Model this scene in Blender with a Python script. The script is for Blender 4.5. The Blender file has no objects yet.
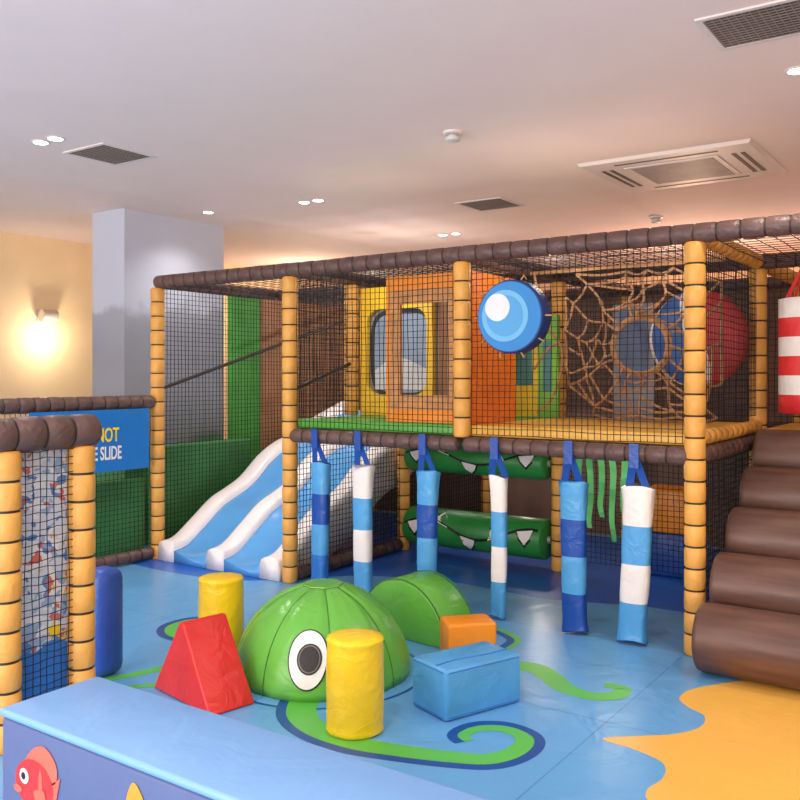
import bpy, bmesh, math, random
from mathutils import Vector, Matrix, Euler
random.seed(4)
sc=bpy.context.scene
COL=sc.collection
try: sc.view_settings.view_transform='Standard'
except Exception: pass
YAW=math.radians(34.77)
CU,CV,CH=4.50,-5.01,1.58
def room(x,d,z=0.0):
    """offset across / away from the entrance viewpoint -> room coordinates"""
    return Vector((CU+x*math.cos(YAW)-d*math.sin(YAW), CV+x*math.sin(YAW)+d*math.cos(YAW), z))
def s(r,g,b):
    f=lambda c:(c/255/12.92) if c/255<=0.04045 else ((c/255+0.055)/1.055)**2.4
    return (f(r),f(g),f(b),1)
MC={}
def mat(name,rgb,rough=.42,var=.06,scale=6,bump=.05,metal=0,emit=None,bscale=None,coat=0):
    if name in MC: return MC[name]
    m=bpy.data.materials.new(name); m.use_nodes=True
    nt=m.node_tree; b=nt.nodes['Principled BSDF']
    b.inputs['Roughness'].default_value=rough; b.inputs['Metallic'].default_value=metal
    tc=nt.nodes.new('ShaderNodeTexCoord')
    n=nt.nodes.new('ShaderNodeTexNoise'); n.inputs['Scale'].default_value=scale; n.inputs['Detail'].default_value=4
    nt.links.new(tc.outputs['Object'],n.inputs['Vector'])
    cr=nt.nodes.new('ShaderNodeValToRGB')
    c=s(*rgb)
    cr.color_ramp.elements[0].color=[max(0,x*(1-var*2)) for x in c[:3]]+[1]
    cr.color_ramp.elements[1].color=[min(1,x*(1+var*2)) for x in c[:3]]+[1]
    cr.color_ramp.elements[0].position=.3; cr.color_ramp.elements[1].position=.7
    nt.links.new(n.outputs['Fac'],cr.inputs['Fac']); nt.links.new(cr.outputs['Color'],b.inputs['Base Color'])
    if bump:
        n2=nt.nodes.new('ShaderNodeTexNoise'); n2.inputs['Scale'].default_value=bscale or scale*2; n2.inputs['Detail'].default_value=3
        n2.inputs['Distortion'].default_value=.8
        nt.links.new(tc.outputs['Object'],n2.inputs['Vector'])
        bp=nt.nodes.new('ShaderNodeBump'); bp.inputs['Strength'].default_value=min(1,bump*5); bp.inputs['Distance'].default_value=.03
        nt.links.new(n2.outputs['Fac'],bp.inputs['Height']); nt.links.new(bp.outputs['Normal'],b.inputs['Normal'])
    if emit:
        b.inputs['Emission Color'].default_value=s(*rgb); b.inputs['Emission Strength'].default_value=emit
    MC[name]=m; return m
# ---------- materials
YEL=mat('foam_yellow',(228,168,80),.45,.05,5,.08)
BRN=mat('foam_brown',(98,74,70),.45,.08,8,.08)
TIE=mat('cable_tie_black',(46,34,28),.5,0,5,0)
NET=mat('net_cord_black',(22,20,24),.8,0,5,0)
BLUEM=mat('vinyl_blue',(84,166,226),.34,.04,4,.08)
NAVY=mat('vinyl_navy',(30,80,170),.36,.05,4,.08)
MIDB=mat('vinyl_midblue',(44,118,204),.36,.05,4,.08)
WHT=mat('vinyl_white',(242,238,236),.4,.02,4,.08)
GRN=mat('vinyl_green',(106,186,74),.3,.05,3,.09)
GRND=mat('seam_green',(62,124,46),.5,.05,3,0)
DGRN=mat('vinyl_dark_green',(44,138,62),.4,.08,3,.04)
RED=mat('vinyl_red',(220,46,44),.34,.05,4,.09)
YLW=mat('vinyl_yellow',(250,208,30),.34,.05,5,.10)
ORG=mat('vinyl_orange',(246,148,36),.4,.05,4,.06)
BLK=mat('print_black',(18,16,18),.45,0,4,0)
SLW=mat('slide_white',(248,244,246),.25,.01,3,0)
SLB=mat('slide_blue',(92,166,232),.25,.03,3,0)
METAL=mat('brushed_metal',(205,200,195),.35,.03,20,0,metal=.6)
# ---------- mesh helpers
def mk(name,verts,faces,mats,mi=None,smooth=False,origin=None,parent=None):
    o=Vector(origin) if origin is not None else Vector((0,0,0))
    me=bpy.data.meshes.new(name)
    me.from_pydata([tuple(Vector(v)-o) for v in verts],[],faces)
    for m in mats: me.materials.append(m)
    if mi:
        for p,i in zip(me.polygons,mi): p.material_index=i
    if smooth:
        for p in me.polygons: p.use_smooth=True
    me.update()
    bm=bmesh.new(); bm.from_mesh(me); bmesh.ops.recalc_face_normals(bm,faces=bm.faces); bm.to_mesh(me); bm.free()
    ob=bpy.data.objects.new(name,me); ob.location=o; COL.objects.link(ob)
    if parent: par(ob,parent)
    return ob
def par(ob,p):
    ob.parent=p; ob.matrix_parent_inverse=Matrix.Translation(-p.location)
def meta(ob,label,cat=None,group=None,kind=None):
    ob['label']=label
    if cat: ob['category']=cat
    if group: ob['group']=group
    if kind: ob['kind']=kind
    return ob
def empty(name,loc):
    e=bpy.data.objects.new(name,None); e.location=loc; e.empty_display_size=.1; COL.objects.link(e); return e
class G:
    """geometry accumulator"""
    def __init__(s): s.v=[];s.f=[];s.m=[]
    def add(s,v,f,m=0):
        k=len(s.v); s.v+= [Vector(a) for a in v]; s.f+=[tuple(i+k for i in q) for q in f]
        s.m+= m if isinstance(m,list) else [m]*len(f)
    def box(s,a,b,m=0):
        x0,y0,z0=a;x1,y1,z1=b
        s.add([(x0,y0,z0),(x1,y0,z0),(x1,y1,z0),(x0,y1,z0),(x0,y0,z1),(x1,y0,z1),(x1,y1,z1),(x0,y1,z1)],
        [(0,1,2,3),(4,5,6,7),(0,1,5,4),(1,2,6,5),(2,3,7,6),(3,0,4,7)],m)
    def lathe(s,p0,p1,prof,n=20,cap=True):
        """prof: (t metres along axis, r, mat of band ending here)"""
        p0=Vector(p0);p1=Vector(p1);ax=(p1-p0).normalized()
        ref=Vector((0,0,1)) if abs(ax.z)<.9 else Vector((1,0,0))
        a=ax.cross(ref).normalized();b=ax.cross(a)
        k=len(s.v)
        for (t,r,_) in prof:
            for i in range(n):
                th=2*math.pi*i/n; s.v.append(p0+ax*t+(a*math.cos(th)+b*math.sin(th))*r)
        for j in range(1,len(prof)):
            for i in range(n):
                i2=(i+1)%n
                s.f.append((k+(j-1)*n+i,k+(j-1)*n+i2,k+j*n+i2,k+j*n+i)); s.m.append(prof[j][2])
        if cap:
            s.f.append(tuple(k+i for i in range(n))); s.m.append(prof[0][2])
            s.f.append(tuple(k+(len(prof)-1)*n+i for i in range(n))); s.m.append(prof[-1][2])
    def path(s,pts,r,n=6,m=0):
        pts=[Vector(p) for p in pts]; k=len(s.v)
        for j,p in enumerate(pts):
            q0=pts[max(0,j-1)];q1=pts[min(len(pts)-1,j+1)]
            ax=(q1-q0).normalized(); ref=Vector((0,0,1)) if abs(ax.z)<.9 else Vector((1,0,0))
            a=ax.cross(ref).normalized();b=ax.cross(a)
            for i in range(n):
                th=2*math.pi*i/n; s.v.append(p+(a*math.cos(th)+b*math.sin(th))*r)
        for j in range(1,len(pts)):
            for i in range(n):
                i2=(i+1)%n; s.f.append((k+(j-1)*n+i,k+(j-1)*n+i2,k+j*n+i2,k+j*n+i)); s.m.append(m)
    def obj(s,name,mats,**k): return mk(name,s.v,s.f,mats,s.m,**k)
def bevel(ob,w=.02,seg=3):
    m=ob.modifiers.new('bev','BEVEL'); m.width=w; m.segments=seg; m.limit_method='ANGLE'; m.angle_limit=math.radians(35)
    for p in ob.data.polygons: p.use_smooth=True
    return ob
def sbox(name,a,b,m,parent=None,w=.015,origin=None):
    g=G(); g.box(a,b); o=origin or ((a[0]+b[0])/2,(a[1]+b[1])/2,a[2])
    ob=g.obj(name,[m],origin=o,parent=parent)
    if w: bevel(ob,w)
    return ob
def padded(name,p0,p1,r,m,parent=None,seg=.125,n=16):
    p0=Vector(p0);p1=Vector(p1);L=(p1-p0).length;k=max(1,round(L/seg));q=L/k
    prof=[]
    for i in range(k):
        t=i*q; rr=r*random.uniform(.98,1.02); c=.011
        if i>0: prof+=[(t-c/2,r*.90,0),(t,r*.88,1),(t+c/2,r*.90,1)]
        else: prof+=[(0,r*.85,0)]
        prof+=[(t+q*.10,rr*.985,0),(t+q*.5,rr,0),(t+q*.90,rr*.985,0)]
    prof.append((L,r*.85,0))
    g=G(); g.lathe(p0,p1,prof,n)
    return g.obj(name,[m,TIE],smooth=True,origin=p0,parent=parent)
def net(name,o,a,b,la,lb,parent=None,sp=.041,th=.0038,m=None,bow=0):
    """rectangular netting, origin o, unit dirs a,b"""
    o=Vector(o);a=Vector(a).normalized();b=Vector(b).normalized();c=a.cross(b)
    g=G()
    def strand(p,q,d):
        e=d*th/2;f=c*th/2
        N=6;ph=random.uniform(0,6)
        rows=[]
        for i in range(N+1):
            t=i/N;x=p+(q-p)*t+d*(.006*math.sin(t*9+ph))*math.sin(math.pi*t)
            rows+= [x-e-f,x+e-f,x+e+f,x-e+f]
        g.add(rows,[(4*i+j,4*i+(j+1)%4,4*i+4+(j+1)%4,4*i+4+j) for i in range(N) for j in range(4)])
    na=max(1,round(la/sp));nb=max(1,round(lb/sp))
    for i in range(na+1): strand(o+a*(la*i/na),o+a*(la*i/na)+b*lb,a)
    for j in range(nb+1): strand(o+b*(lb*j/nb),o+b*(lb*j/nb)+a*la,b)
    ob=g.obj(name,[m or NET],origin=o,parent=parent)
    return ob
def catmull(p,closed=False,k=8):
    out=[];n=len(p);p=[Vector(q) for q in p]
    rng=range(n if closed else n-1)
    for i in rng:
        g=lambda j:p[j%n] if closed else p[max(0,min(n-1,j))]
        a,b,c,d=g(i-1),g(i),g(i+1),g(i+2)
        for j in range(k):
            t=j/k
            out.append(.5*((2*b)+(-a+c)*t+(2*a-5*b+4*c-d)*t*t+(-a+3*b-3*c+d)*t**3))
    if not closed: out.append(p[-1])
    return out
# ================= ROOM =================
ZC=3.1
WALL=mat('wall_paint_cream',(244,216,174),.7,.02,3,.01)
WALLB=mat('wall_paint_warm',(240,200,158),.7,.03,3,.01)
CEIL=mat('ceiling_paint',(250,227,218),.8,.01,2,0)
FLB=mat('floor_screed',(92,156,213),.5,.03,3,0)
g=G();g.box((-4.4,-9,-.1),(7,6.7,-.012));meta(g.obj('floor',[FLB]),'blue floor under the soft play mats',kind='structure')
g=G();g.box((-4.4,-9,ZC),(7,6.7,ZC+.1));meta(g.obj('ceiling',[CEIL]),'smooth off-white plaster ceiling',kind='structure')
g=G();g.box((-4.4,-9,-.012),(-4.25,6.7,ZC));meta(g.obj('wall_left',[WALL]),'cream painted wall with wall light',kind='structure')
g=G();g.box((-4.25,6.5,-.012),(7,6.7,ZC));meta(g.obj('wall_back',[WALLB]),'warm painted wall behind the play frame',kind='structure')
g=G();g.box((6.8,-9,-.012),(7,6.5,ZC));meta(g.obj('wall_right',[WALL]),'cream painted wall',kind='structure')
# column with mural
cm=bpy.data.materials.new('column_mural'); cm.use_nodes=True; nt=cm.node_tree;b=nt.nodes['Principled BSDF'];b.inputs['Roughness'].default_value=.6
tc=nt.nodes.new('ShaderNodeTexCoord');sp=nt.nodes.new('ShaderNodeSeparateXYZ');nt.links.new(tc.outputs['Object'],sp.inputs[0])
no=nt.nodes.new('ShaderNodeTexNoise');no.inputs['Scale'].default_value=2.6;no.inputs['Detail'].default_value=3;nt.links.new(tc.outputs['Object'],no.inputs['Vector'])
ma=nt.nodes.new('ShaderNodeMath');ma.operation='MULTIPLY_ADD';ma.inputs[1].default_value=.5;nt.links.new(no.outputs['Fac'],ma.inputs[0]);nt.links.new(sp.outputs['Z'],ma.inputs[2])
dv=nt.nodes.new('ShaderNodeMath');dv.operation='DIVIDE';dv.inputs[1].default_value=4;nt.links.new(ma.outputs[0],dv.inputs[0])
cr=nt.nodes.new('ShaderNodeValToRGB')
e=cr.color_ramp.elements;e[0].position=.28;e[0].color=s(66,130,76);e[1].position=.31;e[1].color=s(134,140,148)
for p_,c_ in((.42,(152,158,168)),(.50,(146,152,164)),(.605,(160,166,180)),(.625,(192,200,218)),(1,(200,208,226))): x=e.new(p_);x.color=s(*c_)
nt.links.new(dv.outputs[0],cr.inputs['Fac']);nt.links.new(cr.outputs['Color'],b.inputs['Base Color'])
g=G();g.box((-2.57,.10,-.012),(-2.10,1.33,ZC))
meta(g.obj('wall_column',[cm],origin=(-2.33,.7,0)),'square pale blue-grey column with grey rock mural',kind='structure')
# ================= PLAY MAT =================
FL=bpy.data.materials.new('mat_lightblue_vinyl');FL.use_nodes=True;nt=FL.node_tree;b=nt.nodes['Principled BSDF'];b.inputs['Roughness'].default_value=.3
tc=nt.nodes.new('ShaderNodeTexCoord');br=nt.nodes.new('ShaderNodeTexBrick');br.offset=0
br.inputs['Color1'].default_value=s(104,172,228);br.inputs['Color2'].default_value=s(101,169,226);br.inputs['Mortar'].default_value=s(78,138,198)
br.inputs['Scale'].default_value=1;br.inputs['Mortar Size'].default_value=.004;br.inputs['Brick Width'].default_value=1.5;br.inputs['Row Height'].default_value=1.2;br.inputs['Mortar Smooth'].default_value=.3
nt.links.new(tc.outputs['Object'],br.inputs['Vector']);nt.links.new(br.outputs['Color'],b.inputs['Base Color'])
no=nt.nodes.new('ShaderNodeTexNoise');no.inputs['Scale'].default_value=3;no.inputs['Detail'].default_value=3;no.inputs['Distortion'].default_value=1;nt.links.new(tc.outputs['Object'],no.inputs['Vector'])
bp=nt.nodes.new('ShaderNodeBump');bp.inputs['Strength'].default_value=.4;bp.inputs['Distance'].default_value=.03;nt.links.new(no.outputs['Fac'],bp.inputs['Height']);nt.links.new(bp.outputs['Normal'],b.inputs['Normal'])
SAND=mat('mat_sand_vinyl',(246,190,88),.34,.02,2,.04)
MGRN=mat('mat_green_print',(94,194,78),.36,.03,2,.02)
MNAV=mat('mat_navy_print',(26,78,158),.36,.03,2,.02)
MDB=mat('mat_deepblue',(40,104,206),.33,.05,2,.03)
g=G();g.box((-1.95,-5.6,-.012),(6.7,3.24,0),0)
def poly(pts,z,m): g.add([(p[0],p[1],z) for p in pts],[tuple(range(len(pts)))],m)
sand=[(2.2,4.70),(1.80,4.54),(1.50,4.42),(1.37,4.29),(1.37,4.17),(1.41,4.05),(1.34,3.92),(1.20,3.85),(1.04,3.83),(.88,3.80),(.99,3.69),(1.07,3.56),(1.03,3.43),(.94,3.33),(.93,3.22),(1.05,3.0),(1.2,2.6)]
sp_=catmull([room(x,d) for x,d in sand])
poly(sp_+[room(3.2,2.6),room(3.2,4.9)],.0004,1)
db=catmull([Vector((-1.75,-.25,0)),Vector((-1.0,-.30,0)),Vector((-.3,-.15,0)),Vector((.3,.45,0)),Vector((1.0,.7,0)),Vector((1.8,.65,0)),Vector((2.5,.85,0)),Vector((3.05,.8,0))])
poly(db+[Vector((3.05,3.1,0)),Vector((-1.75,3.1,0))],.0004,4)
def swirl(pts,w0,w1,m,z,extra=0,off=0):
    P=catmull([room(x,d) for x,d in pts],k=8);n=len(P);vs=[]
    for i,p in enumerate(P):
        t=(P[min(n-1,i+1)]-P[max(0,i-1)]).normalized();nn=Vector((-t.y,t.x,0))
        w=w0+(w1-w0)*i/(n-1)+extra
        c=p+nn*off
        vs+=[(c.x+nn.x*w/2,c.y+nn.y*w/2,z),(c.x-nn.x*w/2,c.y-nn.y*w/2,z)]
    g.add(vs,[(2*i,2*i+1,2*i+3,2*i+2) for i in range(n-1)],m)
swA=[(-.46,4.30),(-.46,4.08),(-.37,3.90),(-.20,3.76),(.0,3.68),(.205,3.62),(.367,3.60),(.49,3.68),(.54,3.80),(.47,3.90),(.36,3.91),(.28,3.84),(.30,3.78)]
swB=[(.50,4.62),(.60,4.74),(.72,4.72),(.79,4.57),(.83,4.42),(.93,4.31),(1.06,4.31),(1.12,4.41),(1.04,4.46)]
swC=[(.35,5.5),(.442,5.53),(.60,5.45),(.703,5.215),(.60,5.02)]
swD=[(-1.0,5.20),(-1.22,5.24),(-1.38,5.33),(-1.43,5.50),(-1.32,5.64),(-1.1,5.64)]
swE=[(-1.6,4.50),(-1.42,4.60),(-1.25,4.72),(-1.05,4.68),(-.8,4.5)]
swF=[(-1.40,4.42),(-1.2,4.46),(-.9,4.40),(-.7,4.4)]
for sw,w0,w1 in((swA,.15,.045),(swB,.17,.07),(swC,.07,.03),(swD,.09,.05),(swE,.06,.10),(swF,.05,.08)):
    if sw in (swA,swC,swD): swirl(sw,w0,w1,3,.0008,.035,-.03 if sw is not swD else .03)
    swirl(sw,w0,w1,2,.0012)
c=room(-.412,4.68);
for r,m,z in((.55,3,.0005),(.53,0,.0006)):
    poly([Vector((c.x+r*math.cos(a*math.pi/24),c.y+r*math.sin(a*math.pi/24),0)) for a in range(48)],z,m)
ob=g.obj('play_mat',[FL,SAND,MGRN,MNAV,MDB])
meta(ob,'light blue vinyl floor mat with sand shape and green swirls','floor mat')
# ================= PLAY FRAME =================
M=1.525;TOP=2.38;DK=1.12;r=.06;DT=1.245
F=empty('play_structure',(1.5,.75,0));meta(F,'two-level netted soft play frame with yellow posts and brown beams','soft play structure')
def post(u,v,z0=0.001,z1=TOP-.05,rr=r): return padded('support_post',(u,v,z0),(u,v,z1),rr,YEL,F)
def beam(p,q,m=BRN,rr=.055): return padded('padded_beam',p,q,rr,m,F)
for (u,v) in((-M,0),(0,0),(2*M,0),(0,M),(M,M),(2*M,M),(-M,2*M),(0,2*M),(M,2*M),(2*M,2*M),(3*M,0),(3*M,M)): post(u,v)
post(M,0,DK+.05); post(0,.76,DT+.002)
for i in range(-1,3):
    beam((i*M,0,TOP),((i+1)*M,0,TOP),rr=.058)
    beam((i*M,M,TOP),((i+1)*M,M,TOP))
    if i<2: beam((i*M,2*M,TOP),((i+1)*M,2*M,TOP))
for i in range(-1,4):
    for j in range(2):
        if i==3 and j==1: continue
        beam((i*M,j*M+.06,TOP),(i*M,(j+1)*M-.06,TOP),YEL if i==2 else BRN)
for i in range(0,2):
    beam((i*M+.03,0,DK),((i+1)*M-.03,0,DK),rr=.052)
    beam((i*M+.06,M,DK),((i+1)*M-.06,M,DK),rr=.05)
beam((0,.06,DK),(0,M-.06,DK)); beam((2*M,.06,DK),(2*M,M-.06,DK))
beam((2*M,.06,DK+.1),(2*M,M-.06,DK+.1),YEL,.045)
beam((-M,.07,.055),(-M,2*M-.07,.055)); beam((0,.07,.055),(0,M-.07,.055)); beam((2*M,.07,.055),(2*M,M-.07,.055))
DW=mat('plywood_dark',(80,60,50),.7)
DSD=mat('deck_sand',(246,190,80),.4)
sbox('deck',(.05,.06,DK+.02),(3.0,1.48,DK+.055),DW,F,0)
sbox('deck_mat',(.05,.03,DK+.056),(M-.01,1.47,DT),mat('deck_green',(96,182,72),.4,.04,3,.04),F,.012)
sbox('deck_mat',(M+.01,.03,DK+.056),(2.99,1.47,DT),DSD,F,.012)
sbox('deck',(-M+.05,2.42,DK+.02),(3.0,3.0,DK+.055),DW,F,0)
sbox('deck_mat',(3.12,1.42,DK+.03),(4.5,3.0,DK+.09),DSD,F,.01)
# nets
X=(1,0,0);Y=(0,1,0);Z=(0,0,1)
zl=DT+.003;h1=TOP-.05-zl
net('safety_net',(-M,.06,.08),Y,Z,2*M-.12,TOP-.13,F)
net('safety_net',(.07,0,zl-.06),X,Z,M-.14,h1+.06,F)
net('safety_net',(M+.07,0,zl-.06),X,Z,M-.14,h1+.06,F)
net('safety_net',(0,.07,zl),Y,Z,2*M-.14,h1,F)
net('safety_net',(0,.07,.1),Y,Z,2*M-.14,DK-.16,F)
net('safety_net',(2*M,.07,zl+.05),Y,Z,M-.14,h1-.05,F)
net('safety_net',(2*M,.07,.1),Y,Z,M-.14,DK-.16,F)
net('safety_net',(M+.07,M,zl),X,Z,M-.14,h1,F)
net('safety_net',(M+.07,M,.1),X,Z,M-.14,DK-.16,F)
net('safety_net',(2*M+.07,M,zl),X,Z,M-.14,h1,F)
net('safety_net',(.07,.07,TOP-.02),X,Y,2*M-.14,M-.14,F,sp=.075)
net('safety_net',(-M+.07,.07,TOP-.02),X,Y,M-.14,2*M-.14,F,sp=.1)
net('safety_net',(2*M+.07,.07,TOP-.02),X,Y,M-.14,M-.14,F,sp=.1)
for seg in (((-M+.02,.05,1.47),(-M+.02,3.0,2.30)),((.02,.05,1.48),(.02,.74,1.68))):
    g=G();g.path(seg,.016,8);g.obj('guide_rail',[TIE],origin=seg[0],parent=F,smooth=True)
# ================= SLIDE =================
prof=catmull([Vector((v,z,0)) for v,z in[(-.05,.10),(.10,.13),(.30,.26),(.52,.41),(.72,.49),(.91,.58),(1.15,.76),(1.38,.87),(1.62,.93),(1.88,1.06),(2.15,1.15),(2.4,1.23)]],k=5)
S=empty('wave_slide',(-.77,1.2,0));meta(S,'wavy moulded slide with white ridges and blue lanes','slide')
u0,u1=-1.46,-.07;W=u1-u0
def ridge(a,b,h,name,m,low=.34):
    g=G();n=15;vs=[]
    for p in prof:
        row=[(a,p.x,max(.002,p.y-low))]
        for i in range(n):
            t=i/(n-1);row.append((a+(b-a)*t,p.x,p.y+h*(math.sin(math.pi*t)**.28 if h>0 else math.sin(math.pi*t))))
        row.append((b,p.x,max(.002,p.y-low)));vs+=row
    q=n+2;fs=[]
    for j in range(len(prof)-1):
        for i in range(q-1): fs.append((j*q+i,j*q+i+1,(j+1)*q+i+1,(j+1)*q+i))
        fs.append((j*q+q-1,j*q,(j+1)*q,(j+1)*q+q-1))
    fs.append(tuple(range(q)));fs.append(tuple((len(prof)-1)*q+i for i in range(q)))
    g.add(vs,fs);return g.obj(name,[m],origin=(a,0,0),parent=S,smooth=True)
rw=.20;lw=(W-3*rw)/2
uu=u0
for i in range(3):
    ridge(uu,uu+rw,.075,'slide_ridge',SLW)
    if i<2: ridge(uu+rw+.001,uu+rw+lw-.001,-.03,'slide_lane',SLB)
    uu+=rw+lw
# ================= BACKDROPS =================
def panel(a,b,m,label,name='backdrop_panel',w=0):
    ob=sbox(name,a,b,m,None,w);meta(ob,label,'panel');return ob
panel((-2.08,1.36,0),(-2.04,1.80,2.45),mat('backdrop_green',(80,168,68),.6,.1,3),'tall green painted backdrop board beside the column')
panel((-2.08,1.82,0),(-2.04,3.24,2.45),mat('backdrop_tan',(178,130,92),.6,.1,3),'tall tan painted backdrop board beside the slide')
BBR=mat('backdrop_brown',(124,96,82),.6,.2,1.5)
panel((-1.95,3.25,0),(5,3.3,2.42),BBR,'brown painted backdrop board behind the play frame')
PG=mat('pad_green',(64,138,72),.5,.08,3)
panel((-1.78,.1,0.001),(-1.68,1.3,.95),PG,'green low padded wall panel beside the slide','padded_wall_panel',.02)
# ================= ORANGE PLAY HOUSE =================
H=empty('play_house',(1.19,.4,DT));meta(H,'orange box play house with square window openings on the upper deck','play house')
zb=DT+.003;zt=2.28
def frame_panel(name,c,a0,a1,z0,z1,b0,b1,c0,c1,m,parent,th=.04,rad=0):
    """board with rectangular opening, optionally round-cornered"""
    g=G()
    def bx(p0,p1,q0,q1): g.box((p0,c,q0),(p1,c+th,q1))
    bx(a0,b0,z0,z1);bx(b1,a1,z0,z1);bx(b0,b1,z0,c0);bx(b0,b1,c1,z1)
    if rad:
        for (cx,sx) in((b0,1),(b1,-1)):
            for (cz,sz) in((c0,1),(c1,-1)):
                pts=[(cx,cz)]+[(cx+sx*rad*(1-math.cos(t*math.pi/12)),cz+sz*rad*(1-math.sin(t*math.pi/12))) for t in range(7)]
                k=len(pts);vs=[(x,c,z) for x,z in pts]+[(x,c+th,z) for x,z in pts]
                g.add(vs,[tuple(range(k)),tuple(range(k,2*k))]+[(i,(i+1)%k,k+(i+1)%k,k+i) for i in range(k)])
    return g.obj(name,[m],origin=(a0,c,z0),parent=parent)
DORG=mat('vinyl_deep_orange',(238,126,30),.4)
frame_panel('wall_panel',.10,.83,1.50,zb,zt,.94,1.40,1.40,2.12,ORG,H)
frame_panel('window_trim',.075,.88,1.46,1.34,2.18,.97,1.37,1.44,2.08,mat('trim_wood',(204,144,84),.5,.12,12),H,.024)
g=G();g.box((1.505,.10,zb),(1.545,.72,zt));g.obj('side_panel',[DORG],origin=(1.52,.4,zb),parent=H)
AMB=mat('vinyl_amber',(250,200,48),.4)
ob=frame_panel('window_panel',.80,.06,.78,zb,2.30,.13,.72,1.42,2.12,AMB,None,.04,.12)
meta(ob,'yellow board with rounded window opening inside the play frame','panel')
TEAL=mat('panel_teal',(70,130,130),.5);LIM=mat('panel_lime',(120,184,60),.5)
g=G();g.box((1.18,1.34,zb),(1.44,1.38,2.2),0);g.box((1.24,1.335,1.5),(1.38,1.339,1.95),1)
ob=g.obj('painted_board',[AMB,TEAL],origin=(1.3,1.36,zb));meta(ob,'yellow board with teal window patch on upper deck','panel')
g=G();g.box((1.445,1.30,zb),(1.62,1.34,2.05),0);g.box((1.49,1.295,1.45),(1.57,1.299,1.85),1)
ob=g.obj('painted_board',[LIM,TEAL],origin=(1.5,1.32,zb));meta(ob,'lime green board with teal window patch on upper deck','panel')
g=G();g.box((2.02,1.42,zb),(2.34,1.45,2.12),0);g.box((2.07,1.415,1.50),(2.29,1.419,2.06),1)
ob=g.obj('painted_board',[mat('board_grey',(120,126,140),.5),mat('board_blue',(78,96,130),.5)],origin=(2.2,1.42,zb));meta(ob,'grey and blue painted board behind rope net','panel')
def rr_(cx,cz,rx,rz,y,m,n=40,p=4):
    g.add([(cx+rx*math.copysign(abs(math.cos(a*2*math.pi/n))**(2/p),math.cos(a*2*math.pi/n)),y,cz+rz*math.copysign(abs(math.sin(a*2*math.pi/n))**(2/p),math.sin(a*2*math.pi/n))) for a in range(n)],[tuple(range(n))],m)
g=G();g.box((.06,.87,zb),(1.22,.90,2.28),0)
rr_(.44,1.76,.32,.36,.868,1);rr_(.44,1.76,.285,.325,.866,2)
g.add([(.17,.864,1.46),(.71,.864,1.46),(.71,.864,1.62),(.52,.864,1.70),(.36,.864,1.74),(.17,.864,1.62)],[(0,1,2,3,4,5)],3)
g.box((.80,.862,zb),(.87,.868,2.28),4)
ob=g.obj('mural_board',[mat('mural_pale',(172,166,160),.5,.1),mat('mural_grey',(60,62,72),.5),mat('mural_sky',(142,162,188),.5),mat('mural_white',(206,210,216),.5),mat('mural_wood',(150,108,72),.5)],origin=(.8,.88,zb));meta(ob,'pale grey-blue mural board with one rounded window shape','panel')
# ================= ROUND BLUE WINDOW =================
B=empty('bubble_window',(1.895,-.03,1.73));meta(B,'round blue padded disc with white highlight fixed to net','round pad')
def lat(name,cx,cz,y0,pr,m,sm=False):
    g=G();g.lathe((cx,y0,cz),(cx,y0-1,cz),pr,64);return g.obj(name,[m],origin=(cx,y0,cz),parent=B,smooth=sm)
lat('rim',1.915,1.95,.06,[(0,.225,0),(.02,.234,0),(.12,.234,0),(.135,.228,0)],mat('rim_navy',(22,58,130),.6,.03,4,0))
lat('face',1.913,1.95,-.0755,[(0,.222,0),(.004,.220,0)],mat('face_blue',(62,142,212),.8,.02,4,0))
lat('iris',1.885,1.955,-.080,[(0,.165,0),(.003,.164,0)],mat('iris_blue',(118,192,236),.8,.02,4,0))
lat('iris_centre',1.885,1.955,-.0832,[(0,.130,0),(.002,.129,0)],mat('iris_deep',(92,170,228),.8,.02,4,0))
lat('highlight',1.835,2.01,-.0855,[(0,.088,0),(.003,.086,0)],mat('highlight_white',(232,238,244),.8,.02,4,0))
g=G()
for a in range(10):
    th=a*math.pi/5;p=Vector((1.915+.240*math.cos(th),-.02,1.95+.240*math.sin(th)))
    g.path([p+Vector((0,-.04,0)),p+Vector((.03*math.cos(th),-.02,.03*math.sin(th))),p+Vector((.01*math.cos(th),.03,.01*math.sin(th)))],.005)
g.obj('lacing',[mat('rope_tan',(200,160,110),.8)],origin=(1.895,0,1.95),parent=B)
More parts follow.
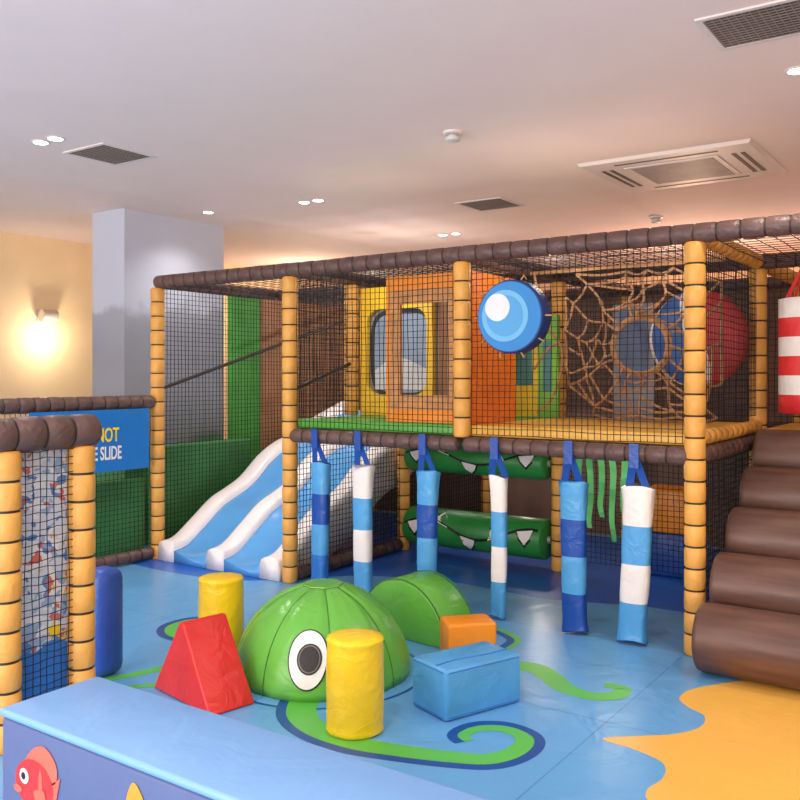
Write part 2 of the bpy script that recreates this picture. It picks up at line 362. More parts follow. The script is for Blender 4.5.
# ================= HANGING POLES =================
poles=[(.30,.080,[BLUEM,NAVY,BLUEM,MIDB],'blue and dark blue banded',.0),(.70,.084,[WHT,BLUEM,WHT,BLUEM],'white and light blue banded',.0),
(1.25,.083,[BLUEM,NAVY,BLUEM,NAVY],'light and navy blue banded',.0),(1.80,.060,[WHT,BLUEM,WHT,BLUEM],'slim light blue and white banded',-.005),
(2.31,.088,[BLUEM,NAVY,BLUEM,NAVY],'sky and navy blue banded',.02),(2.72,.096,[WHT,BLUEM,WHT,BLUEM],'wide white and light blue banded',-.03)]
for (u,rr,ms,lb,tl) in poles:
    v=0
    mm=list(dict.fromkeys(ms));z0,z1=.02,.925;L=z1-z0
    P=empty('hanging_foam_pole',(u,v,z0));meta(P,lb+' foam pole hanging from deck beam','hanging pole','hanging foam poles')
    g=G();n=32;lv=[]
    for i in range(4):
        for t in(0,.05,.2,.4,.6,.8,.95): lv.append(((i+t)/4,mm.index(ms[3-i]),t in(0,.05,.95)))
    lv.append((1,mm.index(ms[0]),False))
    ph=random.random()*6
    for (t,m,sd) in lv:
        fl=1+.13*max(0,(t-.86)/.14)**1.5+.12*max(0,(.10-t)/.10)**1.5
        z=z0+L*t;R_=rr*(.975 if sd and 0.02<t<.98 else 1.0)*fl;R_*=.84+.10*t
        for k in range(n):
            th=2*math.pi*k/n;w=1+.028*math.sin(3*th+t*9+ph)+.012*math.sin(5*th-t*14)
            cx_=math.copysign(abs(math.cos(th))**.75,math.cos(th));sy_=math.copysign(abs(math.sin(th))**.75,math.sin(th))
            g.v.append(Vector((u+tl*(1-t)+.006*math.sin(t*5+ph)+R_*w*cx_,v+R_*.62*w*sy_,z+ (.012*math.sin(2*th+ph) if t in(0,1) else 0))))
    for j in range(1,len(lv)):
        for k in range(n):
            k2=(k+1)%n;g.f.append(((j-1)*n+k,(j-1)*n+k2,j*n+k2,j*n+k));g.m.append(lv[j-1][1])
    g.f.append(tuple(range(n)));g.m.append(lv[0][1]);g.f.append(tuple((len(lv)-1)*n+k for k in range(n)));g.m.append(lv[-1][1])
    g.obj('pole_body',mm,origin=(u,v,z0),parent=P,smooth=True)
    g=G()
    for sx in(-1,1):
        a=Vector((u+sx*.05,v-.005,z1));bq=Vector((u+sx*.005,v-.062,DK-.02));cq=Vector((u-.0,v-.066,DK+.05))
        w=Vector((.024,0,0));g.add([a-w,a+w,bq+w,bq-w,cq+w,cq-w],[(0,1,2,3),(3,2,4,5)])
        g.add([p+Vector((0,.004,0)) for p in(a-w,a+w,bq+w,bq-w,cq+w,cq-w)],[(0,1,2,3),(3,2,4,5)])
    g.box((u-.028,v-.07,DK-.08),(u+.028,v-.062,DK+.06));
    g.obj('strap',[NAVY],origin=(u,v,z1),parent=P)
# ================= CROCODILE ROLLERS =================
for z,rr in((.86,.135),(.24,.165)):
    R=empty('roller_barrel',(M/2,M,z-rr));meta(R,'green horizontal foam roller printed with white teeth','roller','green toothed rollers')
    a,bb=.09,M-.09
    g=G();g.lathe((a,M,z),(bb,M,z),[(0,rr*.9,0),(.02,rr,0),(bb-a-.02,rr,0),(bb-a,rr*.9,0)],32);g.obj('roller_body',[DGRN],origin=(a,M,z),parent=R,smooth=True)
    g=G()
    def onc(u,th,o): return (u,M-(rr+o)*math.cos(th),z+(rr+o)*math.sin(th))
    N=48
    f=lambda u:.15+.42*math.sin((u-a)*6.2)
    for i in range(N):
        ua=a+.03+(bb-a-.06)*i/N;ub=a+.03+(bb-a-.06)*(i+1)/N
        g.add([onc(ua,f(ua)-.05,.002),onc(ub,f(ub)-.05,.002),onc(ub,f(ub)+.09,.002),onc(ua,f(ua)+.09,.002)],[(0,1,2,3)],0)
    k=5
    for i in range(k):
        uc=a+.14+(bb-a-.28)*i/(k-1);f0=f(uc)-.02;sg=-1 if i%2==0 else 1
        for sc1,mi_,o_ in((1.25,0,.003),(1,1,.005)):
            g.add([onc(uc-.07*sc1,f(uc-.07)-.02,o_),onc(uc+.07*sc1,f(uc+.07)-.02,o_),onc(uc+.045*sc1,f0+sg*.4*sc1,o_),onc(uc,f0+sg*.72*sc1,o_),onc(uc-.045*sc1,f0+sg*.4*sc1,o_)],[(0,1,2,3,4)],mi_)
    g.obj('teeth_print',[BLK,WHT],origin=(a,M,z),parent=R)
    for sx,u in((-1,a),(1,bb)):
        g=G();g.lathe((u,M,z),(u+sx*.025,M,z),[(0,.03,0),(.025,.03,0)],12);g.obj('axle',[METAL],origin=(u,M,z),parent=R)
# seaweed strands
for i,u in enumerate((1.76,1.85,1.94,2.03,2.12)):
    g=G();n=16;vs=[]
    for j in range(n):
        z=DK-.05-(.76-.09*(i%3))*j/(n-1);x=u+.012*math.sin(j*.8+i);w=.028*(1-.3*j/n)
        vs+=[(x-w,M-.14+.02*math.cos(j+i),z),(x+w,M-.14+.02*math.cos(j+i),z)]
    g.add(vs,[(2*j,2*j+1,2*j+3,2*j+2) for j in range(n-1)])
    ob=g.obj('seaweed_strand',[mat('seaweed_green',(104,206,120),.5)],origin=(u,M-.12,DK-.05));meta(ob,'green fabric seaweed strip hanging under the deck','hanging strip','seaweed strips')
ob=sbox('step_block',(2.1,1.8,0.001),(2.45,2.15,.34),NAVY,None,.02);meta(ob,'dark blue foam step block under the deck','foam block')
ob=sbox('step_block',(2.1,1.8,.341),(2.45,2.15,.68),ORG,None,.02);meta(ob,'orange foam block stacked under the deck','foam block')
# ================= ROPE NET + BEACH BALL =================
ROPE=mat('rope_brown',(160,120,84),.85,.12,30,.1)
random.seed(11)
g=G();cu,cz=2.43,1.78;v=.85
NS=17;r0=.19
rj=[[random.uniform(-.032,.032) for _ in range(2)] for _ in range(NS*8)]
def wpt(k,t):
    """k spoke index, t 0 at the opening .. 1 at the frame"""
    th=2*math.pi*(k+.25*math.sin(k*2.3))/NS
    c_,s_=math.cos(th),math.sin(th)
    bu=(2.98-cu) if c_>0 else (cu-1.90);bz=(2.30-cz) if s_>0 else (cz-1.30)
    R=1/max(abs(c_)/bu,abs(s_)/bz);rr=r0+(min(R,.72)-r0)*t
    j=rj[(int(k)%NS)*8+int(t*6)%8] if 0<t<1 else (0,0)
    sag=-.05*math.sin(math.pi*t)*abs(c_)
    return Vector((cu+rr*c_+j[0],v+.05*math.sin(k*.9+t*4),cz+rr*s_+j[1]+sag))
ts=[0,.2,.4,.6,.8,1]
for k in range(NS): g.path(catmull([wpt(k,t) for t in ts],k=3),.009)
for ti,t in enumerate(ts[1:]):
    for k in range(NS):
        if (k*7+ti*3)%9==0: continue
        k2=(k+1)%NS;t2=ts[max(1,min(5,ti+1+random.choice((-1,0,0,1))))]
        a=wpt(k,t);b2=wpt(k2,t2);m_=(a+b2)/2+Vector((0,.02,-random.uniform(.0,.035)))
        g.path(catmull([a,m_,b2],k=3),.009)
for rad in(r0,r0+.014): g.path([Vector((cu+rad*math.cos(q*math.pi/16),v+(rad-.18),cz+rad*math.sin(q*math.pi/16))) for q in range(33)],.016)
g.path(catmull([Vector(q) for q in((1.66,.8,2.32),(1.72,.82,2.0),(1.86,.84,1.75),(1.80,.85,1.45),(1.66,.85,1.30))]),.010)
g.path(catmull([Vector(q) for q in((1.66,.8,1.62),(1.80,.84,1.80),(2.0,.85,1.72))]),.010)
g.path([(1.6,.86,TOP-.05),(3.0,.86,TOP-.05)],.014)
ob=g.obj('rope_net',[ROPE],origin=(cu,v,1.25));meta(ob,'loose brown rope climbing net with round opening','climbing net')
bc=Vector((2.685,1.33,1.84));RB=.35
Bq=G();NU,NV=72,24;axr=Matrix.Rotation(math.radians(-16),3,'Y')
for j in range(NV+1):
    ph=math.pi*j/NV
    for i in range(NU):
        th=2*math.pi*i/NU;w=axr@Vector((RB*math.sin(ph)*math.cos(th),RB*math.sin(ph)*math.sin(th),RB*math.cos(ph)));w.y*=.25;Bq.v.append(bc+w)
for j in range(NV):
    for i in range(NU):
        Bq.f.append((j*NU+i,j*NU+(i+1)%NU,(j+1)*NU+(i+1)%NU,(j+1)*NU+i))
        a_=((i+.5)%NU)/NU*360
        Bq.m.append(1 if (262<a_<282 or 190<a_<204) else (0 if (a_>=282 or a_<90) else 2))
ob=Bq.obj('beach_ball',[mat('ball_red',(188,40,44),.5),mat('ball_white',(214,212,212),.5),mat('ball_blue',(46,92,158),.5)],smooth=True,origin=bc)
meta(ob,'large blue, white and red beach ball in netted bay','ball')
g=G();g.path([(bc.x,bc.y,bc.z+RB-.01),(bc.x,bc.y,TOP-.03)],.006);g.obj('hanging_cord',[TIE],origin=(bc.x,bc.y,2.2),parent=ob)
# ================= LOG STAIRS =================
wood=bpy.data.materials.new('log_vinyl_brown');wood.use_nodes=True;nt=wood.node_tree;b=nt.nodes['Principled BSDF'];b.inputs['Roughness'].default_value=.42
tc=nt.nodes.new('ShaderNodeTexCoord');mp=nt.nodes.new('ShaderNodeMapping');mp.inputs['Scale'].default_value=(1.8,12,12);no=nt.nodes.new('ShaderNodeTexNoise');no.inputs['Scale'].default_value=1.6;no.inputs['Detail'].default_value=5
cr=nt.nodes.new('ShaderNodeValToRGB');e=cr.color_ramp.elements;e[0].position=.3;e[0].color=s(84,58,50);e[1].position=.72;e[1].color=s(114,82,70)
nt.links.new(tc.outputs['Object'],mp.inputs[0]);nt.links.new(mp.outputs[0],no.inputs['Vector']);nt.links.new(no.outputs['Fac'],cr.inputs['Fac']);nt.links.new(cr.outputs['Color'],b.inputs['Base Color'])
LS=empty('log_staircase',(3.85,.3,0));meta(LS,'soft play staircase of padded brown log steps','stairs')
for i in range(5):
    v=-.245+.33*i;z=.184+.215*i;rr=.181
    g=G();g.lathe((3.15,v,z),(4.50,v,z),[(0,rr*.9,0),(.010,rr*.985,0),(.03,rr,0),(.4,rr*1.002,0),(.8,rr*1.0,0),(1.31,rr,0),(1.34,rr*.985,0),(1.35,rr*.9,0)],44)
    g.obj('log_step',[wood],origin=(3.15,v,z),parent=LS,smooth=True)
g=G();g.add([(3.2,-.15,0.001),(3.2,1.3,0.001),(3.2,1.3,.92),(4.45,-.15,0.001),(4.45,1.3,0.001),(4.45,1.3,.92)],[(0,1,2),(3,4,5),(0,1,4,3),(1,2,5,4),(0,2,5,3)])
g.obj('stair_base',[mat('stair_dark',(50,38,36),.7)],origin=(3.2,0,0),parent=LS)
# striped bag
K=empty('punch_bag',(3.42,1.2,1.33));meta(K,'red and white striped punch bag hanging on red ropes','punch bag')
BR_=mat('bag_red',(222,52,54),.45)
g=G();pr=[(0,.15,0)]
for i in range(6):
    m=1 if i%2 else 0
    pr+=[(.125*i+.003,.168,m),(.125*(i+1)-.003,.168,m)]
pr+=[(.755,.13,1)]
g.lathe((3.42,1.2,1.33),(3.42,1.2,2.1),pr,28);g.obj('bag_body',[BR_,WHT],origin=(3.42,1.2,1.33),parent=K,smooth=True)
g=G()
for q in range(8):
    th=q*math.pi/4;g.path([(3.42+.12*math.cos(th),1.2+.12*math.sin(th),2.09),(3.42,1.2,2.34)],.008)
g.obj('hanging_rope',[BR_],origin=(3.42,1.2,2.09),parent=K)
# ================= FENCE WITH SIGN =================
FE=empty('netted_fence',(-M,-.8,0));meta(FE,'low netted fence with yellow posts and brown top rail','fence')
padded('fence_rail',(-M,-.07,1.35),(-M,-2*M,1.35),.06,BRN,FE);padded('fence_rail',(-M,-.07,.06),(-M,-2*M,.06),.05,BRN,FE)
padded('fence_post',(-M,-M,.001),(-M,-M,1.3),.058,YEL,FE);padded('fence_post',(-M,-2*M,.001),(-M,-2*M,1.3),.058,YEL,FE)
net('fence_net',(-M,-.08,.1),(0,-1,0),Z,2*M-.12,1.2,FE)
sbox('fence_pad',(-M-.1,-1.45,.1),(-M-.04,-.10,.70),PG,FE,.01)
SG=sbox('slide_sign',(-M+.065,-1.25,.80),(-M+.072,-.15,1.30),mat('sign_blue',(26,120,200),.4,.02),None,0);meta(SG,'blue sign reading do not climb the slide on fence','sign')
def text(body,size,pos,rot,m,parent,align='RIGHT',name='sign_lettering',sx=.68):
    cu=bpy.data.curves.new('t','FONT');cu.body=body;cu.size=size;cu.align_x=align;cu.extrude=.001;cu.offset=.003
    o=bpy.data.objects.new('t',cu);COL.objects.link(o);dg=bpy.context.evaluated_depsgraph_get();me=bpy.data.meshes.new_from_object(o.evaluated_get(dg));bpy.data.objects.remove(o)
    me.transform(Matrix.Scale(sx,4,(1,0,0)))
    me.materials.clear();me.materials.append(m);ob=bpy.data.objects.new(name,me);COL.objects.link(ob)
    ob.matrix_world=Matrix.Translation(pos)@rot;par(ob,parent);return ob
RU=Matrix(((0,0,1,0),(1,0,0,0),(0,1,0,0),(0,0,0,1)))
text('DO NOT',.155,Vector((-M+.075,-.455,1.045)),RU,mat('sign_yellow',(250,220,40),.4,0),SG,sx=.64)
text('CLIMB THE SLIDE',.150,Vector((-M+.075,-.43,.90)),RU,WHT,SG,sx=.56)
# ================= ENTRY PANEL =================
uE=1.036
E=empty('entry_panel',(uE,-2.75,0));meta(E,'netted entrance panel with yellow posts and thick brown rail','panel')
padded('panel_rail',(uE,-2.50,1.325),(uE,-3.6,1.325),.076,BRN,E,seg=.14,n=24)
padded('panel_post',(uE,-2.565,0.001),(uE,-2.565,1.26),.062,YEL,E,n=24);padded('panel_post',(uE,-2.93,0.001),(uE,-2.93,1.26),.062,YEL,E,n=24);padded('panel_post',(uE,-3.52,0.001),(uE,-3.52,1.26),.062,YEL,E,n=24)
net('panel_net',(uE+.02,-2.61,.1),(0,-1,0),Z,.28,1.15,E,sp=.034,th=.003)
mu=bpy.data.materials.new('mural_toys');mu.use_nodes=True;nt=mu.node_tree;b=nt.nodes['Principled BSDF'];b.inputs['Roughness'].default_value=.5
tc=nt.nodes.new('ShaderNodeTexCoord');vo=nt.nodes.new('ShaderNodeTexVoronoi');vo.inputs['Scale'].default_value=26
wv=nt.nodes.new('ShaderNodeTexNoise');wv.inputs['Scale'].default_value=9;mx=nt.nodes.new('ShaderNodeMix');mx.data_type='VECTOR';mx.inputs[0].default_value=.25
nt.links.new(tc.outputs['Object'],wv.inputs['Vector']);nt.links.new(tc.outputs['Object'],mx.inputs[4]);nt.links.new(wv.outputs['Color'],mx.inputs[5])
sx_=nt.nodes.new('ShaderNodeSeparateColor');cr=nt.nodes.new('ShaderNodeValToRGB');cr.color_ramp.interpolation='CONSTANT'
e=cr.color_ramp.elements;e[0].position=0;e[0].color=s(206,218,234);e[1].position=.36;e[1].color=s(150,180,216)
for p_,c_ in((.56,(228,232,238)),(.76,(90,136,196)),(.87,(206,110,104)),(.93,(232,196,104))): x=e.new(p_);x.color=s(*c_)
nt.links.new(mx.outputs[1],vo.inputs['Vector']);nt.links.new(vo.outputs['Color'],sx_.inputs[0]);nt.links.new(sx_.outputs[0],cr.inputs['Fac']);nt.links.new(cr.outputs['Color'],b.inputs['Base Color'])
g=G();g.box((uE-.06,-2.92,.12),(uE-.04,-2.57,1.26));g.obj('mural_board',[mu],origin=(uE-.05,-2.75,.25),parent=E)
def ebits(name,pts,m,off):
    P=[(uE-.038+off,y,z) for y,z in pts];mk(name,P,[tuple(range(len(P)))],[m],origin=P[0],parent=E)
ebits('sea_print',[(-2.91,.13),(-2.58,.13),(-2.58,.36),(-2.68,.40),(-2.78,.36),(-2.91,.42)],MIDB,0)
ebits('starfish_print',[(-2.68+(.045 if i%2==0 else .02)*math.sin(i*math.pi/5),.44+(.045 if i%2==0 else .02)*math.cos(i*math.pi/5)) for i in range(10)],YLW,.002)
pc=room(-1.57,4.62)
ob=sbox('foam_pad',(pc.x-.09,pc.y-.09,0.001),(pc.x+.09,pc.y+.09,.565),mat('pad_blue',(44,82,172),.38),None,.06);meta(ob,'dark blue upright rounded foam pad by the entrance','foam pad')
# ================= LOW BARRIER =================
BA=empty('foam_barrier',(3.0,-3.2,0));meta(BA,'low blue padded barrier wall painted with fish','barrier')
BLT=mat('barrier_lightblue',(116,164,220),.4,.02,2,.05);BFC=mat('barrier_blue',(82,98,142),.5,.02,2,.04)
v0,v1=-3.415,-3.05
g=G();g.box((1.82,v0,.001),(4.3,v1,.47));bevel(g.obj('barrier_body',[BFC],origin=(3,-3.2,0),parent=BA),.01)
g=G();g.box((1.81,v0-.006,.472),(4.31,v1+.006,.5));bevel(g.obj('top_pad',[BLT],origin=(3,-3.2,.47),parent=BA),.012)
def flat(name,pts,m,z=0):
    P=[(2.01+x,v0-.002-z,.305+y) for x,y in pts];return mk(name,P,[tuple(range(len(P)))],[m],origin=P[0],parent=BA)
def ell(cx,cy,rx,ry,n=28): return [(cx+rx*math.cos(2*math.pi*i/n),cy+ry*math.sin(2*math.pi*i/n)) for i in range(n)]
def cc(pts): return [(p.x,p.y) for p in catmull([Vector((a,b,0)) for a,b in pts],True)]
FR=mat('fish_red',(196,44,46),.5);FP=mat('fish_pink',(222,100,80),.5)
flat('fish_fin',cc([(-.06,.03),(-.02,.10),(.05,.125),(.11,.08),(.09,.02)]),FP,.001)
flat('fish_tail',[(.05,0),(.13,.05),(.11,-.02),(.13,-.10)],FP,.001)
flat('fish_body',ell(-.005,-.005,.10,.078),FR,.002)
flat('fish_gill',ell(.03,-.0,.010,.05),FP,.003)
flat('fish_side_fin',cc([(.0,-.02),(.05,-.01),(.055,-.05),(.01,-.05)]),FP,.004)
flat('fish_eye',ell(-.055,.012,.024,.024),WHT,.004);flat('fish_pupil',ell(-.058,.012,.012,.012),BLK,.005)
flat('fish_mouth',ell(-.09,-.035,.022,.012),FP,.004)
flat('striped_fish_body',cc([(.425,-.05),(.44,.07),(.475,.13),(.525,.08),(.575,.0),(.595,-.09),(.505,-.13)]),ORG,.001)
flat('fish_stripe',[(.441,.055),(.53,.07),(.545,.045),(.44,.025)],WHT,.003)
# ================= FOAM SHAPES =================
c=room(-.412,4.68);Rr=.47
D=empty('turtle_dome',c);meta(D,'large green stitched vinyl dome with cartoon eye','soft play dome')
NA=96;NE=18;vs=[];fs=[];mi=[]
def dv_(az,el,rad): return Vector((c.x+rad*math.cos(el)*math.cos(az),c.y+rad*math.cos(el)*math.sin(az),.002+rad*math.sin(el)))
for j in range(NE+1):
    el=(math.pi/2*.93)*j/NE
    for i in range(NA):
        k=i%12;dd=min(k,12-k);rad=Rr*(1-.020*math.exp(-dd*dd/1.5)*(1 if j<NE-1 else 0))+.002*math.sin(i*1.7+j*.9)*math.sin(j*1.1)
        if j==0: rad*=.985
        vs.append(dv_(2*math.pi*i/NA,el,rad))
for j in range(NE):
    for i in range(NA):
        fs.append((j*NA+i,j*NA+(i+1)%NA,(j+1)*NA+(i+1)%NA,(j+1)*NA+i));mi.append(0)
fs.append(tuple(NE*NA+i for i in range(NA)));mi.append(0);fs.append(tuple(range(NA)));mi.append(0)
mk('dome_body',vs,fs,[GRN],mi,smooth=True,origin=c,parent=D)
g=G()
for k in range(8):
    az=2*math.pi*k*12/NA;g.path([dv_(az,math.pi/2*.93*t/14,Rr*.983) for t in range(15)],.003,5)
g.path([dv_(2*math.pi*i/32,math.pi/2*.93,Rr*1.0) for i in range(33)],.003,5);g.obj('seam_piping',[GRND],origin=c,parent=D)
g=G();g.lathe(c+Vector((0,0,Rr*.985)),c+Vector((0,0,1)),[(0,.11,0),(.006,.108,0),(.009,.05,0)],8);g.obj('top_cap',[GRN],origin=c,parent=D)
eyd=room(-.412-.077,4.68-.903)-c;az0=math.atan2(eyd.y,eyd.x);el0=math.radians(24.5)
def patch(name,ax,ay,rx,ry,off,m):
    vs=[dv_(az0+ax/math.cos(el0+ay),el0+ay,Rr+off)];n=36;rings=5;fs=[]
    for q in range(1,rings+1):
        for i in range(n):
            th=2*math.pi*i/n;x=ax+rx*q/rings*math.cos(th);y=ay+ry*q/rings*math.sin(th)
            vs.append(dv_(az0+x/math.cos(el0+y),el0+y,Rr+off))
    for i in range(n): fs.append((0,1+i,1+(i+1)%n))
    for q in range(1,rings):
        for i in range(n): fs.append((1+(q-1)*n+i,1+(q-1)*n+(i+1)%n,1+q*n+(i+1)%n,1+q*n+i))
    mk(name,vs,fs,[m],smooth=True,origin=vs[0],parent=D)
patch('eye_outline',0,0,.212,.312,.005,BLK);patch('eye_white',0,0,.196,.295,.008,WHT);patch('eye_iris',.02,0,.13,.155,.011,BLK);patch('eye_ring',.02,0,.112,.137,.0135,mat('eye_grey',(120,110,104),.4));patch('pupil',.02,0,.10,.125,.016,BLK)
# mound
base=room(0,5.25);ax1=(room(.75,-.66)-room(0,0));ax1.normalize();ex=(room(.185,.21)-room(0,0));Rm=.345
n=28;vs=[];exn=ex.normalized();off=[(0,.97),(.02,1.0),(.28,1.0),(.30,.97)]
for o_,sc_ in off:
    for i in range(n+1):
        th=math.pi*i/n;vs.append(base+exn*o_+ax1*(Rm*sc_*math.cos(th))+Vector((0,0,max(.001,Rm*1.02*sc_*math.sin(th)))))
fs=[];q=n+1
for j in range(3):
    for i in range(n): fs.append((j*q+i,j*q+i+1,(j+1)*q+i+1,(j+1)*q+i))
    fs.append((j*q+n,j*q,(j+1)*q,(j+1)*q+n))
fs.append(tuple(range(q)));fs.append(tuple(3*q+i for i in range(q)))
ob=mk('half_round_block',vs,fs,[GRN],origin=base);bevel(ob,.006,2);meta(ob,'green half-round foam block behind the dome','foam block')
g=G()
for o_ in(.004,.296): g.path([base+exn*o_+ax1*(Rm*.992*math.cos(math.pi*i/28))+Vector((0,0,.004+Rm*1.012*math.sin(math.pi*i/28))) for i in range(29)],.004,5)
g.obj('seam_piping',[GRND],origin=base,parent=ob)
# prism
cb=room(-.97,4.31);da=(room(.69,-.72)-room(0,0)).normalized();dl=(room(.72,.69)-room(0,0)).normalized()
vs=[]
for t in(-.125,.125):
    for a,z in((-.27,.002),(.27,.002),(.015,.385),(-.015,.385)): vs.append(cb+dl*t+da*a+Vector((0,0,z)))
ob=mk('triangular_block',vs,[(0,1,2,3),(4,5,6,7),(0,1,5,4),(1,2,6,5),(2,3,7,6),(3,0,4,7)],[RED],origin=cb);bevel(ob,.012,4);meta(ob,'red triangular prism foam block beside the dome','foam block')
# cylinders
for (x,d,lb) in((-1.03,5.04,'yellow upright foam cylinder behind the red block'),(-.2,3.9,'yellow upright foam cylinder in front of the green dome')):
    p=room(x,d);g=G();R0=.127
    g.lathe(p,p+Vector((0,0,.42)),[(0.001,R0*.95,0),(.012,R0*1.02,0),(.022,R0*.985,0),(.06,R0*1.0,0),(.12,R0*1.01,0),(.2,R0*1.015,0),(.28,R0*1.01,0),(.36,R0*1.0,0),(.395,R0*.98,0),(.405,R0*1.015,0),(.416,R0*.98,0),(.422,R0*.7,0),(.425,R0*.2,0)],36)
    for q_ in range(len(g.v)):
        w=g.v[q_]-p;th=math.atan2(w.y,w.x);k=1+.007*math.sin(th*5+w.z*30)+.005*math.sin(th*9-w.z*50);g.v[q_]=Vector((p.x+w.x*k,p.y+w.y*k,p.z+w.z))
    ob=g.obj('foam_cylinder',[YLW],origin=p,smooth=True);meta(ob,lb,'foam block')
def rbox(name,cx,dx,L,Wd,Hh,m,ang,label):
    p=room(cx,dx);g=G();g.box((-L/2,-Wd/2,.001),(L/2,Wd/2,Hh))
    ob=g.obj(name,[m]);ob.location=p;ob.rotation_euler=(0,0,YAW+ang);bevel(ob,.018,4);meta(ob,label,'foam block');return ob
ob=rbox('rectangular_block',.321,4.207,.46,.27,.235,BLUEM,math.atan2(.564,.826),'light blue rectangular foam block on the mat')
g=G();g.path([(-.215,-.045,.236),(-.1,-.03,.236),(.1,-.05,.236),(.215,-.045,.236)],.004,5);pp=g.obj('zip_seam',[MIDB]);pp.parent=ob
g=G()
for z in(.018,.222):
    g.path([(-.212,-.134,z),(.212,-.134,z)],.003,5);g.path([(-.229,-.117,z),(-.229,.117,z)],.003,5)
pp=g.obj('seam_piping',[MIDB]);pp.parent=ob
rbox('rectangular_block',.38,4.90,.28,.20,.215,ORG,math.radians(12),'small orange rectangular foam block behind the blue one')
# ================= CEILING FITTINGS =================
FRM=mat('fitting_white',(226,214,210),.5,.01,3,0);GRL=mat('grille_dark',(84,74,70),.6,.05,20,0);GBR=mat('grille_bar',(140,126,120),.5)
def vent(x,d,a,bv,label):
    p=room(x,d,ZC);V=empty('ceiling_vent',p);meta(V,label,'vent','ceiling vents')
    g=G();w=.025;z0=ZC-.008
    g.box((p.x-a/2,p.y-bv/2,z0),(p.x+a/2,p.y-bv/2+w,ZC));g.box((p.x-a/2,p.y+bv/2-w,z0),(p.x+a/2,p.y+bv/2,ZC))
    g.box((p.x-a/2,p.y-bv/2+w,z0),(p.x-a/2+w,p.y+bv/2-w,ZC));g.box((p.x+a/2-w,p.y-bv/2+w,z0),(p.x+a/2,p.y+bv/2-w,ZC))
    g.obj('vent_frame',[FRM],origin=p,parent=V)
    g=G();g.box((p.x-a/2+w,p.y-bv/2+w,ZC-.004),(p.x+a/2-w,p.y+bv/2-w,ZC-.001),0)
    n=int(a/.03)
    for i in range(1,n): xx=p.x-a/2+a*i/n;g.box((xx-.002,p.y-bv/2+w,ZC-.007),(xx+.002,p.y+bv/2-w,ZC-.004),1)
    n=int(bv/.03)
    for i in range(1,n): yy=p.y-bv/2+bv*i/n;g.box((p.x-a/2+w,yy-.002,ZC-.007),(p.x+a/2-w,yy+.002,ZC-.004),1)
    g.obj('vent_grille',[GRL,GBR],origin=p,parent=V)
vent(-1.995,6.02,.44,.44,'square dark grille vent with white frame in ceiling')
q=room(1.25,3.746)
dx=Vector((q.x+.32-CU,q.y+.21-CV,0))
vent(dx.x*math.cos(YAW)+dx.y*math.sin(YAW),-dx.x*math.sin(YAW)+dx.y*math.cos(YAW),.62,.42,'large dark grille vent with white frame in ceiling')
vent(.80,7.78,.46,.46,'square dark grille vent with white frame in ceiling')
# AC cassette
p=room(2.08,6.42,ZC);A=empty('air_conditioner',p);meta(A,'white ceiling cassette air conditioner with centre grille','air conditioner')
g=G();a=.60;b_=.56;zt_,zm=ZC,ZC-.022
vs=[(p.x+i*a,p.y+j*b_,zt_) for i,j in((-1,-1),(1,-1),(1,1),(-1,1))]+[(p.x+i*(a-.02),p.y+j*(b_-.02),zm) for i,j in((-1,-1),(1,-1),(1,1),(-1,1))]
g.add(vs,[(0,1,2,3),(4,5,6,7),(0,1,5,4),(1,2,6,5),(2,3,7,6),(3,0,4,7)]);g.obj('casing',[FRM],origin=p,parent=A)
g=G()
for j in(-1,1): g.box((p.x-.36,p.y+j*.44-.012,zm-.003),(p.x+.36,p.y+j*.44+.012,zm-.0005))
for i in(-1,1):
    for o_ in(-.03,.03): g.box((p.x+i*.46+o_-.014,p.y-.32,zm-.003),(p.x+i*.46+o_+.014,p.y+.32,zm-.0005))
g.obj('air_slot',[GRL],origin=p,parent=A)
g=G();g.box((p.x-.33,p.y-.33,zm-.006),(p.x+.33,p.y+.33,zm-.001),0)
for i in range(20): yy=p.y-.29+.58*i/19;g.box((p.x-.29,yy-.007,zm-.010),(p.x+.29,yy+.007,zm-.006),1)
g.obj('intake_grille',[FRM,GBR],origin=p,parent=A)
for (x,d) in((.331,5.47),(2.46,8.4)):
    p=room(x,d,ZC);SD=empty('smoke_detector',p);meta(SD,'round white smoke detector on ceiling','smoke detector','smoke detectors')
    g=G();g.lathe(p,p-Vector((0,0,.05)),[(0,.065,0),(.015,.065,0),(.02,.05,0)],24);g.obj('base',[FRM],origin=p,parent=SD,smooth=False)
    g=G();g.lathe(p-Vector((0,0,.022)),p-Vector((0,0,.08)),[(0,.03,0),(.012,.03,0),(.016,.05,0),(.035,.045,0),(.042,.02,0)],24);g.obj('sensor_head',[mat('sensor_grey',(205,200,196),.5)],origin=p,parent=SD)
def spot(loc,e,col=(1,.91,.82),ang=135,size=.06,blend=.9):
    l=bpy.data.lights.new('downlight_lamp','SPOT');l.energy=e;l.color=col;l.spot_size=math.radians(ang);l.spot_blend=blend;l.shadow_soft_size=size
    o=bpy.data.objects.new('downlight_lamp',l);o.location=loc;COL.objects.link(o);return o
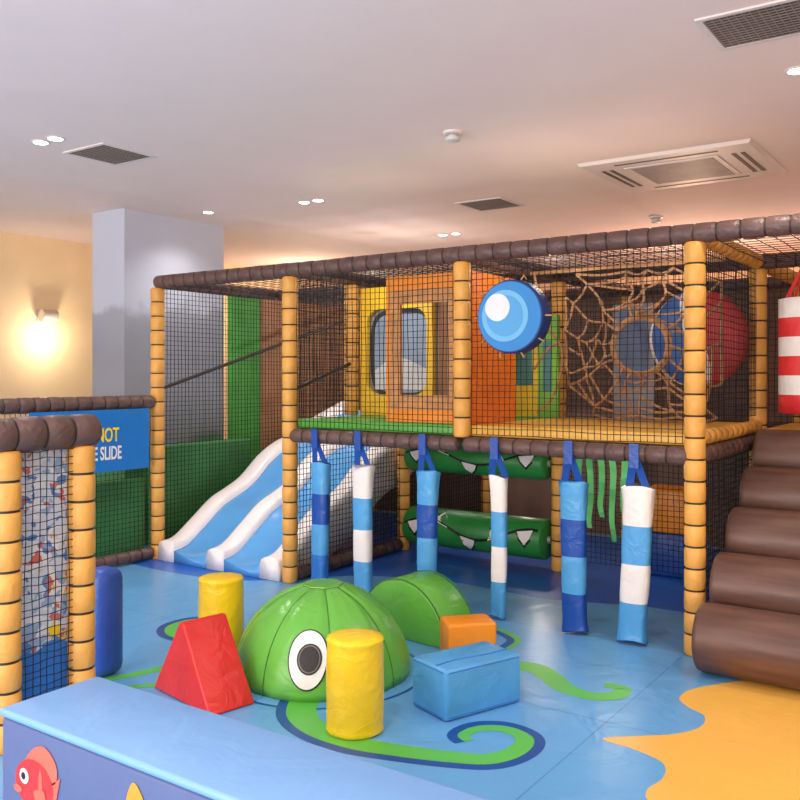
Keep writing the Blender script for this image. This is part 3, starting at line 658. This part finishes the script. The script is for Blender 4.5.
def downlight(x,d,n=1,e=45,abs_=False):
    c=Vector((x,d,ZC)) if abs_ else room(x,d,ZC)
    Dl=empty('ceiling_downlight',c);meta(Dl,'recessed round ceiling downlight with glowing lens' if n==1 else 'pair of recessed ceiling downlights with glowing lenses','downlight','ceiling downlights')
    for k in range(n):
        p=c+Vector(((k-(n-1)/2)*.16,0,0))
        g=G();g.lathe(p,p-Vector((0,0,.006)),[(0,.06,0),(.004,.06,0),(.006,.05,0)],24);g.obj('bezel',[FRM],origin=p,parent=Dl)
        g=G();g.lathe(p-Vector((0,0,.0062)),p-Vector((0,0,.009)),[(0,.045,0),(.002,.043,0)],20);g.obj('lens',[mat('lamp_glow',(255,240,215),.3,0,1,0,emit=14)],origin=p,parent=Dl)
    L=spot(c-Vector((0,0,.03)),e*n);par(L,Dl)
downlight(-2.277,5.66,2);downlight(-1.79,8.16);downlight(-.777,7.64,2);downlight(.53,9.43,2);downlight(1.98,4.36)
for (x,y) in((2.6,-3.3),(1.2,-4.4),(4.6,-1.6),(-.8,-5.6),(5.9,-.4),(3.4,-5.8),(5.6,-3.8),(1.0,-7.2)): downlight(x,y,1,85,True)  # extra downlights out of view, added to light the room
# wall sconce
p=Vector((-4.25,.68,2.23));SC=empty('wall_light',p);meta(SC,'small metal cylinder wall light on cream wall','wall light')
g=G();g.box((-4.25,.60,2.16),(-4.235,.76,2.30));g.obj('backplate',[METAL],origin=p,parent=SC)
g=G();g.lathe((-4.16,.60,2.23),(-4.16,.78,2.23),[(0,.065,0),(.18,.065,0)],24);g.obj('lamp_shade',[METAL],origin=p,parent=SC,smooth=False)
g=G();g.path([(-4.24,.68,2.23),(-4.16,.68,2.23)],.015,8);g.obj('bracket',[METAL],origin=p,parent=SC)
l=bpy.data.lights.new('sconce_lamp','POINT');l.energy=13;l.color=(1,.86,.64);l.shadow_soft_size=.04;o=bpy.data.objects.new('sconce_lamp',l);o.location=(-3.98,.66,1.98);COL.objects.link(o);par(o,SC)
def area(loc,rot,size,e,col):
    l=bpy.data.lights.new('fill_area_light','AREA');l.shape='RECTANGLE';l.size=size[0];l.size_y=size[1];l.energy=e;l.color=col
    o=bpy.data.objects.new('fill_area_light',l);o.location=loc;o.rotation_euler=rot;COL.objects.link(o);return o
area((2.0,-8.2,1.5),(math.radians(95),0,0),(9,2.6),470,(1,.87,.80))  # broad unseen fill light added behind the viewpoint to brighten the room
for loc,e,col in(((1.6,4.9,2.2),85,(1,.62,.42)),((3.6,4.9,2.3),35,(1,.68,.54)),((-3.3,4.0,2.4),42,(1,.78,.58)),((.5,.40,2.31),5,(1,.92,.82)),((2.0,.45,2.31),9,(1,.9,.78)),((1.0,2.3,.9),8,(1,.85,.7)),((-.8,2.6,2.2),24,(1,.92,.85)),((2.2,.9,1.02),4,(1,.88,.75)),((2.7,.6,2.31),3,(1,.9,.8))):
    l=bpy.data.lights.new('glow_fill_light','POINT');l.energy=e;l.color=col;l.shadow_soft_size=.025;o=bpy.data.objects.new('glow_fill_light',l);o.location=loc;COL.objects.link(o)  # warm rear glow lights plus fixtureless fill lights added to brighten the bays
w=bpy.data.worlds.new('world');sc.world=w;w.use_nodes=True;bg=w.node_tree.nodes['Background'];bg.inputs[0].default_value=(1,.905,.865,1);bg.inputs[1].default_value=1.0
# ================= CAMERA =================
cam=bpy.data.cameras.new('camera');cam.sensor_width=36;cam.lens=875/800*36;cam.shift_y=-25/800
co=bpy.data.objects.new('camera',cam);co.location=(CU,CV,CH);co.rotation_euler=(math.radians(90),0,YAW);COL.objects.link(co);sc.camera=co
